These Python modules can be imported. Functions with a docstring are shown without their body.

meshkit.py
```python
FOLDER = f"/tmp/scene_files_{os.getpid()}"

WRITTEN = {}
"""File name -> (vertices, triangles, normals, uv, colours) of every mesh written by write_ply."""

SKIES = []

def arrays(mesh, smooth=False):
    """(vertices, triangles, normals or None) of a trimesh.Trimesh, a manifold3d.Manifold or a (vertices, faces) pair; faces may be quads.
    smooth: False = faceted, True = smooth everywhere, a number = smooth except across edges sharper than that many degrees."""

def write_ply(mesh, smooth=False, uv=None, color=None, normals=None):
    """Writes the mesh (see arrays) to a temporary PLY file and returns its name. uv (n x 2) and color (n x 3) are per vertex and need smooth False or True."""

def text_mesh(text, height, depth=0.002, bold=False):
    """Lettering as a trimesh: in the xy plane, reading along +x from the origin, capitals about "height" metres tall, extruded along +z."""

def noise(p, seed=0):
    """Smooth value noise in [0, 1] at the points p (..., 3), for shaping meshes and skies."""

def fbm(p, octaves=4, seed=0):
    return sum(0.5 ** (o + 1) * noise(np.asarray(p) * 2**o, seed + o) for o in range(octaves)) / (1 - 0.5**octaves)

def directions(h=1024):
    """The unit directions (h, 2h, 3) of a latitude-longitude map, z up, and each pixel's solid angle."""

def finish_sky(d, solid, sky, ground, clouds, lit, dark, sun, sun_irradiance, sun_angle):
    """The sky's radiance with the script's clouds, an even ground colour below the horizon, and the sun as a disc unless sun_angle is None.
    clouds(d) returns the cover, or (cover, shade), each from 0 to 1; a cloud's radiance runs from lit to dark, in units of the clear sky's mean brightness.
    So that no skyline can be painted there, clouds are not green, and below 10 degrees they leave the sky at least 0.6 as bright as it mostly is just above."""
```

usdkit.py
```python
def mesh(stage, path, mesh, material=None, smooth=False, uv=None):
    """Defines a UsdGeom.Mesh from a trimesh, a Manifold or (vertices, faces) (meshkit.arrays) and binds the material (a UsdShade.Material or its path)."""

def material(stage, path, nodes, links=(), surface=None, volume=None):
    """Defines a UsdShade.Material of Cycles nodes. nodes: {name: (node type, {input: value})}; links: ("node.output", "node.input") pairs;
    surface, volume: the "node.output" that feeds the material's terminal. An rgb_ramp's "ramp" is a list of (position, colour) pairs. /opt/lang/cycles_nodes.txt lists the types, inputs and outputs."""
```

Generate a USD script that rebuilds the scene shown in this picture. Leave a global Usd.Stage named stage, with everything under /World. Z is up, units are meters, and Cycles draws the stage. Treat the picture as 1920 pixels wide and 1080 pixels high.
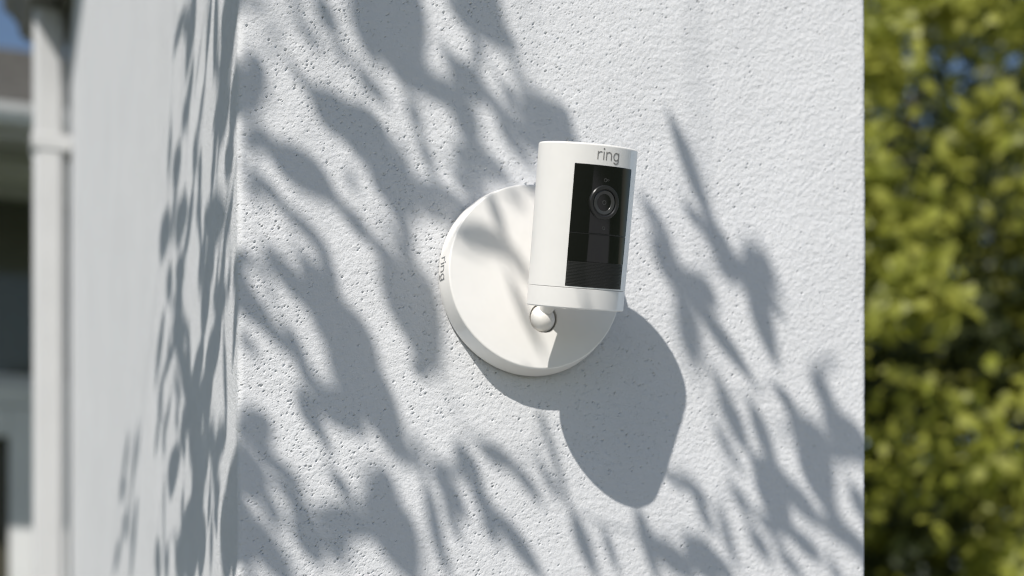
import math, numpy as np, trimesh, shapely, usdkit, meshkit
from shapely.geometry import LineString, Point, Polygon
from shapely.ops import unary_union
from pxr import Usd, UsdGeom, UsdLux, UsdShade, Gf, Sdf, Vt

# ------------------------------------------------------------------ stage, camera, sky, sun
stage = Usd.Stage.CreateInMemory()
UsdGeom.SetStageUpAxis(stage, UsdGeom.Tokens.z)
UsdGeom.SetStageMetersPerUnit(stage, 1.0)
world = UsdGeom.Xform.Define(stage, "/World")
stage.SetDefaultPrim(world.GetPrim())
UsdGeom.Scope.Define(stage, "/World/Looks")

H = 1.70                      # height of the security camera's mount above the ground
YAW = 0.3448
EYE = np.array([-0.3181, -0.8576, H - 0.2265])
SUN = np.array([-0.8569, -1.0, 1.3576]); SUN /= np.linalg.norm(SUN)

cam = UsdGeom.Camera.Define(stage, "/World/camera")
cam.CreateHorizontalApertureAttr(36.0)
cam.CreateVerticalApertureAttr(20.25)
cam.CreateFocalLengthAttr(51.0)
cam.CreateVerticalApertureOffsetAttr(12.468)
cam.CreateFStopAttr(4.7)
cam.CreateFocusDistanceAttr(0.86)
cam.CreateClippingRangeAttr(Gf.Vec2f(0.02, 2000))
cam.CreateExposureAttr(0.0)
r_, u_, b_ = (np.array([math.cos(YAW), -math.sin(YAW), 0]), np.array([0, 0, 1.0]), -np.array([math.sin(YAW), math.cos(YAW), 0]))
cam.AddTransformOp().Set(Gf.Matrix4d(*r_, 0, *u_, 0, *b_, 0, *EYE, 1))

ELEV, ROT = math.asin(SUN[2]), math.atan2(SUN[0], SUN[1])
usdkit.material(stage, "/World/Looks/sky", {
    "t": ("sky_texture", {"sky_type": "single_scattering", "sun_disc": False, "sun_elevation": ELEV, "sun_rotation": ROT, "aerosol_density": 0.8, "ozone_density": 1.4}),
    "b": ("background_shader", {"strength": 0.09})}, [("t.color", "b.color")], surface="b.background")
dome = UsdLux.DomeLight.Define(stage, "/World/sky")
UsdShade.MaterialBindingAPI.Apply(dome.GetPrim()).Bind(UsdShade.Material.Get(stage, "/World/Looks/sky"))
sun = UsdLux.DistantLight.Define(stage, "/World/sun")
sun.CreateIntensityAttr(1.14); sun.CreateAngleAttr(0.53); sun.CreateNormalizeAttr(True)
sun.CreateColorAttr(Gf.Vec3f(1.0, 0.965, 0.915))
z_ = SUN; x_ = np.cross([0, 0, 1.0], z_); x_ /= np.linalg.norm(x_); y_ = np.cross(z_, x_)
sun.AddTransformOp().Set(Gf.Matrix4d(*x_, 0, *y_, 0, *z_, 0, 0, 0, 30, 1))

rng = np.random.default_rng(7)
PI = math.pi

# ------------------------------------------------------------------ helpers
used = {}
def free_name(parent, name):
    k = (parent, name); n = used.get(k, 0); used[k] = n + 1
    return f"{parent}/{name}" if n == 0 else f"{parent}/{name}_{n:03d}"
def tag(prim, label=None, cat=None, group=None, kind=None):
    for k, v in (("label", label), ("category", cat), ("group", group), ("kind", kind)):
        if v: prim.SetCustomDataByKey(k, v)
def thing(name, label, cat, group=None, loc=(0, 0, 0)):
    x = UsdGeom.Xform.Define(stage, free_name("/World", name))
    x.AddTranslateOp().Set(Gf.Vec3d(*map(float, loc)))
    tag(x.GetPrim(), label, cat, group)
    x_loc[str(x.GetPath())] = np.array(loc, float)
    return x
x_loc = {}
def base_of(path):
    for p, l in x_loc.items():
        if path == p or path.startswith(p + "/"): return l
    return np.zeros(3)
def obj(name, mesh, mat, parent=None, smooth=False, label=None):
    pp = str(parent.GetPath()) if parent is not None else "/World"
    path = free_name(pp, name)
    v, f = (np.array(mesh[0]), np.array(mesh[1])) if isinstance(mesh, tuple) else (np.array(mesh.vertices), np.array(mesh.faces))
    v = v - base_of(pp)
    m = usdkit.mesh(stage, path, (v, f) if f.shape[1] == 4 else trimesh.Trimesh(v, f, process=False), f"/World/Looks/{mat}", smooth=smooth)
    if label: tag(m.GetPrim(), label)
    return m
def structure(name, mesh, mat, kind="structure", **k):
    m = obj(name, mesh, mat, None, **k); tag(m.GetPrim(), kind=kind); return m
def box(x0, x1, y0, y1, z0, z1):
    return trimesh.creation.box([x1 - x0, y1 - y0, z1 - z0], trimesh.transformations.translation_matrix([(x0 + x1) / 2, (y0 + y1) / 2, (z0 + z1) / 2]))
def cat(*ms): return trimesh.util.concatenate([m for q in ms for m in (q if isinstance(q, list) else [q])])
def rbox(x0, x1, y0, y1, z0, z1, r):
    """A box with chamfered edges: hull of inset boxes."""
    return cat_hull([box(x0 + a, x1 - a, y0 + b, y1 - b, z0 + c, z1 - c) for a, b, c in ((r, r, 0), (r, 0, r), (0, r, r))])
def cat_hull(ms): return trimesh.convex.convex_hull(np.vstack([m.vertices for m in ms]))
def tube(pts, rad, n=8, cap=True):
    p = np.asarray(pts, float); rad = np.broadcast_to(rad, (len(p),))
    t = np.gradient(p, axis=0); t /= np.linalg.norm(t, axis=1, keepdims=True) + 1e-12
    ref = np.array([0.31, 0.17, 0.93]); a = np.cross(t, ref); a /= np.linalg.norm(a, axis=1, keepdims=True) + 1e-9; b = np.cross(t, a)
    an = np.arange(n) * 2 * PI / n
    v = (p[:, None] + rad[:, None, None] * (np.cos(an)[None, :, None] * a[:, None] + np.sin(an)[None, :, None] * b[:, None])).reshape(-1, 3)
    i, j = np.meshgrid(np.arange(len(p) - 1), np.arange(n), indexing="ij")
    q = np.stack([i * n + j, i * n + (j + 1) % n, (i + 1) * n + (j + 1) % n, (i + 1) * n + j], -1).reshape(-1, 4)
    f = np.vstack([q[:, [0, 1, 2]], q[:, [0, 2, 3]]])
    if cap:
        v = np.vstack([v, p[0], p[-1]]); c0, c1 = len(v) - 2, len(v) - 1; k = np.arange(n); e = (len(p) - 1) * n
        f = np.vstack([f, np.stack([np.full(n, c0), (k + 1) % n, k], 1), np.stack([np.full(n, c1), e + k, e + (k + 1) % n], 1)])
    return trimesh.Trimesh(v, f, process=False)
def revolve(profile, n=160):
    """profile (r, h) from first to last, spun about the h axis (z)."""
    p = np.asarray(profile, float); an = np.arange(n) * 2 * PI / n
    v = np.stack([p[:, None, 0] * np.cos(an), p[:, None, 0] * np.sin(an), np.broadcast_to(p[:, None, 1], (len(p), n))], -1).reshape(-1, 3)
    i, j = np.meshgrid(np.arange(len(p) - 1), np.arange(n), indexing="ij")
    q = np.stack([i * n + j, i * n + (j + 1) % n, (i + 1) * n + (j + 1) % n, (i + 1) * n + j], -1).reshape(-1, 4)
    return trimesh.Trimesh(v, np.vstack([q[:, [0, 1, 2]], q[:, [0, 2, 3]]]), process=False)
def moved(m, R=np.eye(3), t=(0, 0, 0)):
    return trimesh.Trimesh(np.asarray(m.vertices) @ np.asarray(R).T + np.asarray(t), m.faces, process=False)

def mat(name, nodes, links=(), surface="p.BSDF", **k): return usdkit.material(stage, f"/World/Looks/{name}", nodes, links, surface=surface, **k)
def plain(name, col, rough=0.5, var=0.06, scale=30.0, bump=0.0, **pr):
    """Principled paint with a little tonal mottling and fine relief."""
    c = np.array(col)
    nodes = {"g": ("geometry", {}), "n": ("noise_texture", {"scale": scale, "detail": 4.0, "roughness": 0.6}),
             "r": ("rgb_ramp", {"ramp": [(0.3, tuple(c * (1 - var))), (0.7, tuple(np.minimum(c * (1 + var), 1)))]}),
             "p": ("principled_bsdf", {"roughness": rough, **pr})}
    links = [("g.position", "n.vector"), ("n.fac", "r.fac"), ("r.color", "p.base_color")]
    if bump:
        nodes["b"] = ("bump", {"strength": 0.5, "distance": bump}); links += [("n.fac", "b.height"), ("b.normal", "p.normal")]
    return mat(name, nodes, links)

# ------------------------------------------------------------------ materials
mat("stucco", {"g": ("geometry", {}), "n1": ("noise_texture", {"scale": 9.0, "detail": 5.0, "roughness": 0.6}),
               "r1": ("rgb_ramp", {"ramp": [(0.3, (0.655, 0.655, 0.66)), (0.7, (0.705, 0.705, 0.71))]}),
               "n2": ("noise_texture", {"scale": 900.0, "detail": 3.0, "roughness": 0.6}),
               "b": ("bump", {"strength": 0.7, "distance": 0.0005}), "n3": ("noise_texture", {"scale": 400.0, "detail": 4.0, "roughness": 0.65}), "b3": ("bump", {"strength": 0.6, "distance": 0.0009}), "p": ("principled_bsdf", {"roughness": 0.85, "specular_ior_level": 0.3})},
    [("g.position", "n1.vector"), ("n1.fac", "r1.fac"), ("r1.color", "p.base_color"), ("g.position", "n2.vector"), ("n2.fac", "b.height"), ("g.position", "n3.vector"), ("n3.fac", "b3.height"), ("b3.normal", "b.normal"), ("b.normal", "p.normal")])
plain("white_plastic", (0.84, 0.815, 0.775), 0.42, 0.014, 90, 0.0001)
plain("cap_plastic", (0.83, 0.805, 0.768), 0.42, 0.008, 60, 0)
plain("gasket", (0.03, 0.03, 0.03), 0.7)
plain("logo_grey", (0.22, 0.21, 0.20), 0.5, 0.02)
plain("logo_dark", (0.22, 0.22, 0.22), 0.5, 0.02)
plain("black_glass", (0.004, 0.004, 0.004), 0.06, 0.02, ior=1.55)
plain("black_plastic", (0.018, 0.018, 0.017), 0.28, 0.05)
plain("lens_ring", (0.045, 0.045, 0.043), 0.3, 0.05)
plain("lens_glass", (0.01, 0.011, 0.013), 0.03, 0.02, coat_weight=0.6)
plain("grille", (0.022, 0.022, 0.02), 0.5, 0.05)
plain("white_paint", (0.52, 0.52, 0.515), 0.45, 0.03, 14)
plain("gutter_paint", (0.13, 0.125, 0.11), 0.45, 0.04, 10)
plain("soffit_brown", (0.10, 0.095, 0.075), 0.7, 0.15, 12)
plain("soffit_grey", (0.42, 0.42, 0.40), 0.7, 0.08, 12)
plain("render_white", (0.72, 0.72, 0.71), 0.85, 0.04, 8, 0.002)
plain("shingle", (0.10, 0.095, 0.085), 0.9, 0.3, 22, 0.004)
plain("dark_pane", (0.10, 0.105, 0.085), 0.08, 0.1)
plain("dark_timber", (0.05, 0.045, 0.028), 0.5, 0.2, 20)
plain("bark", (0.10, 0.08, 0.06), 0.9, 0.3, 25, 0.006)
plain("lawn", (0.055, 0.075, 0.025), 0.95, 0.35, 3.0, 0.03)
plain("paving", (0.22, 0.215, 0.21), 0.9, 0.1, 5.0, 0.003)
plain("concrete", (0.37, 0.36, 0.34), 0.9, 0.08, 4.0, 0.003)
plain("fence_timber", (0.20, 0.15, 0.10), 0.8, 0.2, 14, 0.003)
def leaf_mat(name, lo, hi, scale, tr):
    mat(name, {"g": ("geometry", {}), "n": ("noise_texture", {"scale": scale, "detail": 3.0}),
               "r": ("rgb_ramp", {"ramp": [(0.35, lo), (0.65, hi)]}),
               "p": ("principled_bsdf", {"roughness": 0.45}), "t": ("translucent_bsdf", {}), "m": ("mix_closure", {"fac": tr})},
        [("g.position", "n.vector"), ("n.fac", "r.fac"), ("r.color", "p.base_color"), ("r.color", "t.color"), ("p.BSDF", "m.closure1"), ("t.BSDF", "m.closure2")], surface="m.closure")
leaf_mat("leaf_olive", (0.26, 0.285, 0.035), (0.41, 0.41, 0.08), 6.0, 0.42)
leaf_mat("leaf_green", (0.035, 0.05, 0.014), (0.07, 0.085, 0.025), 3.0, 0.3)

# ------------------------------------------------------------------ ground
def sheet(x0, x1, y0, y1, z, n=2):
    xs, ys = np.linspace(x0, x1, n), np.linspace(y0, y1, n)
    X, Y = np.meshgrid(xs, ys, indexing="ij"); v = np.stack([X, Y, np.full_like(X, z)], -1).reshape(-1, 3)
    i, j = np.meshgrid(np.arange(n - 1), np.arange(n - 1), indexing="ij"); a = (i * n + j).ravel()
    return v, np.stack([a, a + n, a + n + 1, a + 1], 1)
structure("ground", sheet(-300, 300, -300, 300, 0.0), "lawn")
structure("driveway", sheet(1.3, 11.0, -9.0, 1.6, 0.004), "concrete")
structure("path", sheet(-2.6, 1.3, -2.4, -0.02, 0.004), "paving")

# ------------------------------------------------------------------ the stuccoed house
XC, XR = -0.18116, 0.24855          # the two corners of the wall that carries the camera
house = thing("stucco_house", "pale grey stucco house corner with the white camera mounted on it", "house", loc=(XC, 0, 0))
RC = 0.0035
STEP = 0.00046
def graded(a, first, growth, limit, stop):
    o, s = [], first
    while a < stop:
        a += s; s = min(s * growth, limit); o.append(a)
    return o
left_y = np.array(graded(RC, STEP * 1.1, 1.012, 0.03, 2.04))
front_x = np.arange(XC + RC, XR - RC, STEP)
arc = np.linspace(0, PI / 2, 9)
cols_pos, cols_nrm = [], []
for y in left_y[::-1]: cols_pos.append((XC, y)); cols_nrm.append((-1, 0))
for a in arc: cols_pos.append((XC + RC - RC * math.cos(a), RC - RC * math.sin(a))); cols_nrm.append((-math.cos(a), -math.sin(a)))
for x in front_x[1:]: cols_pos.append((x, 0)); cols_nrm.append((0, -1))
for a in arc: cols_pos.append((XR - RC + RC * math.sin(a), RC - RC * math.cos(a))); cols_nrm.append((math.sin(a), -math.cos(a)))
for y in graded(RC, 0.004, 1.3, 0.1, 1.2): cols_pos.append((XR, y)); cols_nrm.append((1, 0))
cols_pos, cols_nrm = np.array(cols_pos), np.array(cols_nrm, float)
zin = np.arange(H - 0.205, H + 0.235, STEP)
zdn = np.array(graded(0, 0.001, 1.12, 0.12, zin[0] + 0.02))
zup = np.array(graded(0, 0.001, 1.06, 0.05, 1.02))
rows = np.concatenate([(zin[0] - zdn)[::-1], zin, zin[-1] + zup])
s = np.concatenate([[0], np.cumsum(np.linalg.norm(np.diff(cols_pos, axis=0), axis=1))])
P = np.concatenate([np.repeat(cols_pos[:, None], len(rows), 1), np.broadcast_to(rows[None, :, None], (len(cols_pos), len(rows), 1))], -1)
N = np.concatenate([np.repeat(cols_nrm[:, None], len(rows), 1), np.zeros((len(cols_pos), len(rows), 1))], -1)
def fbm(scale, oct, seed, stretch=(1, 1, 1)): return meshkit.fbm(P / scale * np.array(stretch), oct, seed) - 0.5
right = np.clip((P[..., 0] - 0.02) / 0.16, 0, 1); right = right * right * (3 - 2 * right)      # the float finish is sandier towards the right edge
sp = np.gradient(s); spr = np.gradient(rows); spc = np.maximum(sp[:, None], spr[None, :])
def band(scale): return np.clip(1.6 - 2.2 * spc / scale, 0, 1)
D = 0.0014 * fbm(0.11, 3, 3) + 0.0009 * meshkit.fbm(np.stack([P[..., 0] + P[..., 1] + 0.5 * P[..., 2], 0 * P[..., 0], 0.4 * P[..., 2]], -1) / 0.045, 2, 77) * band(0.05) + 0.00045 * fbm(0.018, 3, 11) * band(0.018)
D += (0.00024 + 0.00008 * right) * fbm(0.0036, 2, 21) * band(0.0042) + (0.00030 + 0.00008 * right) * fbm(0.0021, 2, 31) * band(0.0021)
# trowel pits: small blow holes, denser on the left part of the wall
S2 = s[:, None]; c0, c1 = np.searchsorted(s, s[-1] - 1.9), 0
x_start, s_front = s[len(left_y)], None
def pit(si, zi, r, dpt, ang, el):
    a, b = np.searchsorted(s, si - 3 * r), np.searchsorted(s, si + 3 * r)
    c, d = np.searchsorted(rows, zi - 3 * r), np.searchsorted(rows, zi + 3 * r)
    if b <= a or d <= c: return
    u, w = s[a:b, None] - si, rows[None, c:d] - zi
    p, q = u * math.cos(ang) + w * math.sin(ang), (-u * math.sin(ang) + w * math.cos(ang)) * el
    D[a:b, c:d] -= dpt * np.exp(-((p * p + q * q) / (r * r)) ** 3)
s0 = s[len(left_y)]                 # arc length where the corner begins
npit = 60000
ps = s0 - 0.05 + rng.random(npit) * (0.05 + XR - XC); pz = H - 0.205 + rng.random(npit) * 0.44
dens = meshkit.fbm(np.stack([ps, pz, 0 * ps], -1) / 0.05, 3, 5)
fall = np.clip(1.12 - (ps - s0) / 0.36, 0.13, 1) * np.clip((ps - s0) / 0.02 + 0.45, 0.25, 1)
keep = rng.random(npit) < fall * np.clip(0.25 + 2.2 * (dens - 0.3), 0.1, 1)
for si, zi in zip(ps[keep], pz[keep]):
    r = 0.00024 + 0.00046 * rng.random() ** 7
    pit(si, zi, r, r * (1.5 + 1.2 * rng.random()), 0.6 + 0.3 * rng.standard_normal(), 1.0 + 1.2 * rng.random())
P = P + N * D[..., None]
nc, nr = len(cols_pos), len(rows)
i, j = np.meshgrid(np.arange(nc - 1), np.arange(nr - 1), indexing="ij"); a = (i * nr + j).ravel()
obj("wall", (P.reshape(-1, 3), np.stack([a, a + nr, a + nr + 1, a + 1], 1)), "stucco", house, smooth=True)
# the rest of the body behind that corner
wall_top = float(rows[-1])
obj("rear_wall", cat(box(XC + 0.012, 0.235, 1.99, 2.05, 0, wall_top), box(0.23, 0.86, 1.2, 1.25, 0, wall_top), box(0.81, 0.86, 1.25, 1.99, 0, wall_top), box(0.235, 0.86, 1.99, 2.05, 0, wall_top)), "render_white", house)
# eave: fascia, soffit, gutter and low roof slab along the left wall
ZG = EYE[2] + 1.14                  # underside of the gutter
def extrude_y(profile, y0, y1):      # profile in (x, z)
    m = trimesh.creation.extrude_polygon(Polygon(profile), y1 - y0, engine="earcut")
    v = np.asarray(m.vertices); return trimesh.Trimesh(np.stack([v[:, 0], y0 + v[:, 2], v[:, 1]], 1), m.faces[:, ::-1], process=False)
obj("fascia", box(XC - 0.022, XC - 0.003, -0.06, 2.06, ZG - 0.01, ZG + 0.17), "soffit_brown", house)
obj("soffit", box(XC - 0.024, 0.87, -0.06, 2.04, wall_top + 0.002, wall_top + 0.03), "soffit_brown", house)
go, gi = [], []
gx = XC - 0.024
outer = [(0, 0.115), (0, 0.012), (-0.006, 0.0), (-0.048, 0.0), (-0.058, 0.008), (-0.064, 0.03), (-0.078, 0.046), (-0.088, 0.052), (-0.092, 0.09), (-0.086, 0.118)]
poly = LineString([(gx + x, ZG + z) for x, z in outer]).buffer(0.0022, join_style=2, cap_style=2)
gut = obj("gutter", extrude_y(list(poly.exterior.coords), -0.08, 2.03), "gutter_paint", house)
cap = Polygon([(gx + x, ZG + z) for x, z in outer]).buffer(0.003)
obj("gutter_end", extrude_y(list(cap.exterior.coords), 2.031, 2.036), "gutter_paint", house)
# roof: slab and shingle courses
rise = 0.42
def roof_slab(y0, y1):
    p = [(gx - 0.055, ZG + 0.135), (0.34, ZG + 0.135 + rise), (0.34, ZG + 0.16 + rise), (gx - 0.055, ZG + 0.16)]
    return extrude_y(p, y0, y1)
obj("roof", roof_slab(-0.09, 2.05), "shingle", house)
q = [(0.342, ZG + 0.135 + rise), (0.93, ZG + 0.135), (0.93, ZG + 0.16), (0.342, ZG + 0.16 + rise)]
obj("roof", extrude_y(q, 1.1, 2.05), "shingle", house)
# downpipe with its strap
dp0, dp1, dy0, dy1 = -0.2468, -0.1935, 1.865, 1.925
pipe = obj("downpipe", cat(rbox(dp0, dp1, dy0, dy1, 0.12, ZG + 0.004, 0.009), rbox(dp0 - 0.012, dp1 + 0.002, 1.80, dy1, 0.05, 0.13, 0.012)), "white_paint", house, smooth=40)
zb = EYE[2] + (1205 - 266) / 2720 * 2.60
obj("strap", cat(rbox(dp0 - 0.0035, XC + 0.0, dy0 - 0.0035, dy1 + 0.003, zb - 0.017, zb + 0.014, 0.003)), "white_paint", pipe, smooth=40)
obj("strap", cat(rbox(dp0 - 0.0035, XC + 0.0, dy0 - 0.0035, dy1 + 0.003, 0.6, 0.63, 0.003)), "white_paint", pipe, smooth=40)

# ------------------------------------------------------------------ the security camera
dev = thing("security_camera", "white cylindrical security camera with black glass front on a round wall mount", "camera", loc=(0, 0, H))
O = np.array([0, 0, H])
RY = np.array([[1, 0, 0], [0, 0, -1], [0, 1, 0]], float)          # the profile's axis (z) becomes -y, out of the wall
def out(m): return moved(m, RY, O)
RB, RF, TH = 0.0590, 0.0571, 0.0174
fil = [(RF - 0.0012 + 0.0012 * math.sin(t), TH - 0.0012 + 0.0012 * math.cos(t)) for t in np.linspace(0, PI / 2, 7)]
bx, bz_ = 0.0044, -0.0251                                          # the ball's place on the mount
prof = [(RB - 0.0002, 0.0022), (RB, 0.0032), (RB - 0.0002, 0.006)] + fil[::-1]
rim = revolve(prof, 240)
# the face: a disc with a round hole for the ball socket
hole = 0.0093
face = trimesh.creation.triangulate_polygon(Polygon(np.stack([(RF - 0.0012) * np.cos(np.arange(240) * 2 * PI / 240), (RF - 0.0012) * np.sin(np.arange(240) * 2 * PI / 240)], 1), [np.stack([bx + hole * np.cos(np.arange(72) * 2 * PI / 72), bz_ + hole * np.sin(np.arange(72) * 2 * PI / 72)], 1)[::-1]]), engine="earcut")
fm = trimesh.Trimesh(np.column_stack([face[0], np.full(len(face[0]), TH)]), face[1], process=False)
back = revolve([(0.0, 0.0022), (RB - 0.0002, 0.0022)], 240)
mount = obj("wall_mount", cat(out(rim), out(fm), out(back)), "white_plastic", dev, smooth=35)
obj("gasket", out(revolve([(0.0, 0.0022), (RB - 0.0016, 0.0022), (RB - 0.0016, -0.001), (0.0, -0.001)], 200)), "gasket", mount)
sock = revolve([(hole, TH), (hole - 0.0003, TH - 0.0005), (hole - 0.0004, TH - 0.009), (0.0, TH - 0.009)], 72)
obj("socket", out(moved(sock, t=(bx, bz_, 0))), "white_plastic", mount, smooth=35)

# body frame
def Rxyz(pitch, pan, roll):
    c, s_ = math.cos(pitch), math.sin(pitch); Rx = np.array([[1, 0, 0], [0, c, -s_], [0, s_, c]])
    c, s_ = math.cos(pan), math.sin(pan); Rz = np.array([[c, -s_, 0], [s_, c, 0], [0, 0, 1]])
    c, s_ = math.cos(roll), math.sin(roll); Ry = np.array([[c, 0, s_], [0, 1, 0], [-s_, 0, c]])
    return Ry @ Rx @ Rz
BR, BC = Rxyz(0.2616, 0.1198, -0.0143), np.array([0.0094, -0.0672, 0.0175 + H])
BRX, BEC, BL = 0.03, 0.8227, 0.0917
def body(m): return moved(m, BR, BC)
def shell(profile, n=200):          # a revolve squashed to the body's oval, axis z
    m = revolve(profile, n); v = np.array(m.vertices); v[:, 1] *= BEC; return trimesh.Trimesh(v, m.faces, process=False)
def rnd(r, z, q, up):               # a small rounded rim
    t = np.linspace(0, PI / 2, 6)
    return [(r - q + q * math.cos(a), z + (-q + q * math.sin(a)) * up) for a in (t if up > 0 else t)]
z0, z1, zs = -BL / 2, BL / 2, -0.0341
top = rnd(BRX, z1, 0.0011, 1)
tube_prof = [(BRX - 0.0008, zs + 0.00012), (BRX - 0.00015, zs + 0.00012), (BRX, zs + 0.0003)] + top + [(0.02, z1), (0.0, z1)]
bodyp = obj("housing", body(shell(tube_prof)), "white_plastic", dev, smooth=35)
low = [(r, 2 * z0 - z) if False else (r, z) for r, z in [(0.0, z0), (0.02, z0)] + [(BRX - 0.0009 + 0.0009 * math.sin(a), z0 + 0.0009 - 0.0009 * math.cos(a)) for a in np.linspace(0, PI / 2, 6)]]
obj("end_cap", body(shell(low + [(BRX, zs - 0.0003), (BRX - 0.00015, zs - 0.00012), (BRX - 0.0008, zs - 0.00012)])), "cap_plastic", bodyp, smooth=35)
def wrap(an, z, off=0.0):
    an, z = np.asarray(an, float), np.asarray(z, float)
    n = np.stack([np.sin(an) * BEC, -np.cos(an), 0 * an], -1); n /= np.linalg.norm(n, axis=-1, keepdims=True)
    return np.stack([BRX * np.sin(an), -BRX * BEC * np.cos(an), z], -1) + n * np.asarray(off)[..., None]
def patch(a0, a1, zz0, zz1, off, thick, n=40):
    """A closed curved plate hugging the housing."""
    an = np.linspace(a0, a1, n)
    rings = [wrap(an, np.full(n, zq), np.full(n, o)) for zq, o in ((zz0, off - thick), (zz0, off - 0.00015), (zz0 + 0.00015, off), (zz1 - 0.00015, off), (zz1, off - 0.00015), (zz1, off - thick))]
    v = np.vstack(rings); f = []
    for k in range(5):
        for t in range(n - 1): f.append([k * n + t, k * n + t + 1, (k + 1) * n + t + 1, (k + 1) * n + t])
    v = np.vstack([v]); f = np.array(f)
    tri = np.vstack([f[:, [0, 1, 2]], f[:, [0, 2, 3]]])
    for e, flip in ((0, True), (n - 1, False)):
        loop = [k * n + e for k in range(6)]
        t3 = [[loop[0], loop[k], loop[k + 1]] for k in range(1, 5)]
        tri = np.vstack([tri, np.array(t3)[:, ::-1] if flip else np.array(t3)])
    return trimesh.Trimesh(v, tri, process=False)
HW = 0.662
panel = obj("front_panel", body(patch(-HW - 0.004, HW + 0.004, -0.0332, 0.0346, 0.00012, 0.003)), "black_plastic", dev, smooth=35)
front = obj("front_window", body(patch(-HW, HW, -0.0029, 0.0344, 0.00035, 0.003)), "black_glass", dev, smooth=35)
obj("lower_window", body(patch(-HW, HW, -0.0189, -0.0035, 0.00035, 0.003)), "black_glass", front, smooth=35)
ribs = []
zz = np.linspace(-0.0330, -0.0193, 18)
for k in range(17): ribs.append(body(patch(-HW, HW, zz[k] + 0.00012, zz[k + 1] - 0.00016, 0.0002, 0.002, 30)))
gr = obj("speaker_grille", cat(ribs), "grille", dev, smooth=35)
pins = []
for k in range(17):
    for an in np.linspace(-HW + 0.04, HW - 0.04, 40) + (0.017 if k % 2 else 0):
        c = wrap(np.array([an]), np.array([(zz[k] + zz[k + 1]) / 2]), np.array([0.0]))[0]
        pins.append((an, (zz[k] + zz[k + 1]) / 2))
pm = []
for an, zq in pins:
    pm.append(body(patch(an - 0.007, an + 0.007, zq - 0.0002, zq + 0.0002, 0.0004, 0.0004, 2)))
pn = obj("grille_bead", cat(pm), "black_plastic", gr); tag(pn.GetPrim(), kind="stuff")
# lens assembly, facing straight out at the window's middle
ln = np.array([0, -1, 0.0]); lc = wrap(np.array([-0.014]), np.array([0.0144]), np.array([0.0003]))[0]
def lens(m): return body(moved(m, RY, lc))
ring = obj("lens_ring", lens(revolve([(0.0095, -0.003), (0.0095, 0.0002), (0.0091, 0.0007), (0.0078, 0.0008), (0.0073, 0.0004), (0.0071, -0.002)], 96)), "black_plastic", dev, smooth=30)
obj("inner_ring", lens(revolve([(0.0071, -0.002), (0.0068, 0.0001), (0.0064, 0.0004), (0.0048, 0.0001), (0.0043, -0.0004), (0.0042, -0.002)], 96)), "lens_ring", ring, smooth=30)
t = np.linspace(0, 1, 10)
obj("lens_glass", lens(revolve([(0.0042 * math.cos(a * PI / 2), -0.0016 + 0.0014 * math.sin(a * PI / 2)) for a in t][:-1] + [(0.00001, -0.0002)], 72)), "lens_glass", ring, smooth=True)
obj("iris_ring", lens(revolve([(0.0014, -0.0003), (0.0013, 0.0001), (0.0009, 0.0001), (0.0008, -0.0002)], 48)), "lens_ring", ring, smooth=30)
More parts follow.
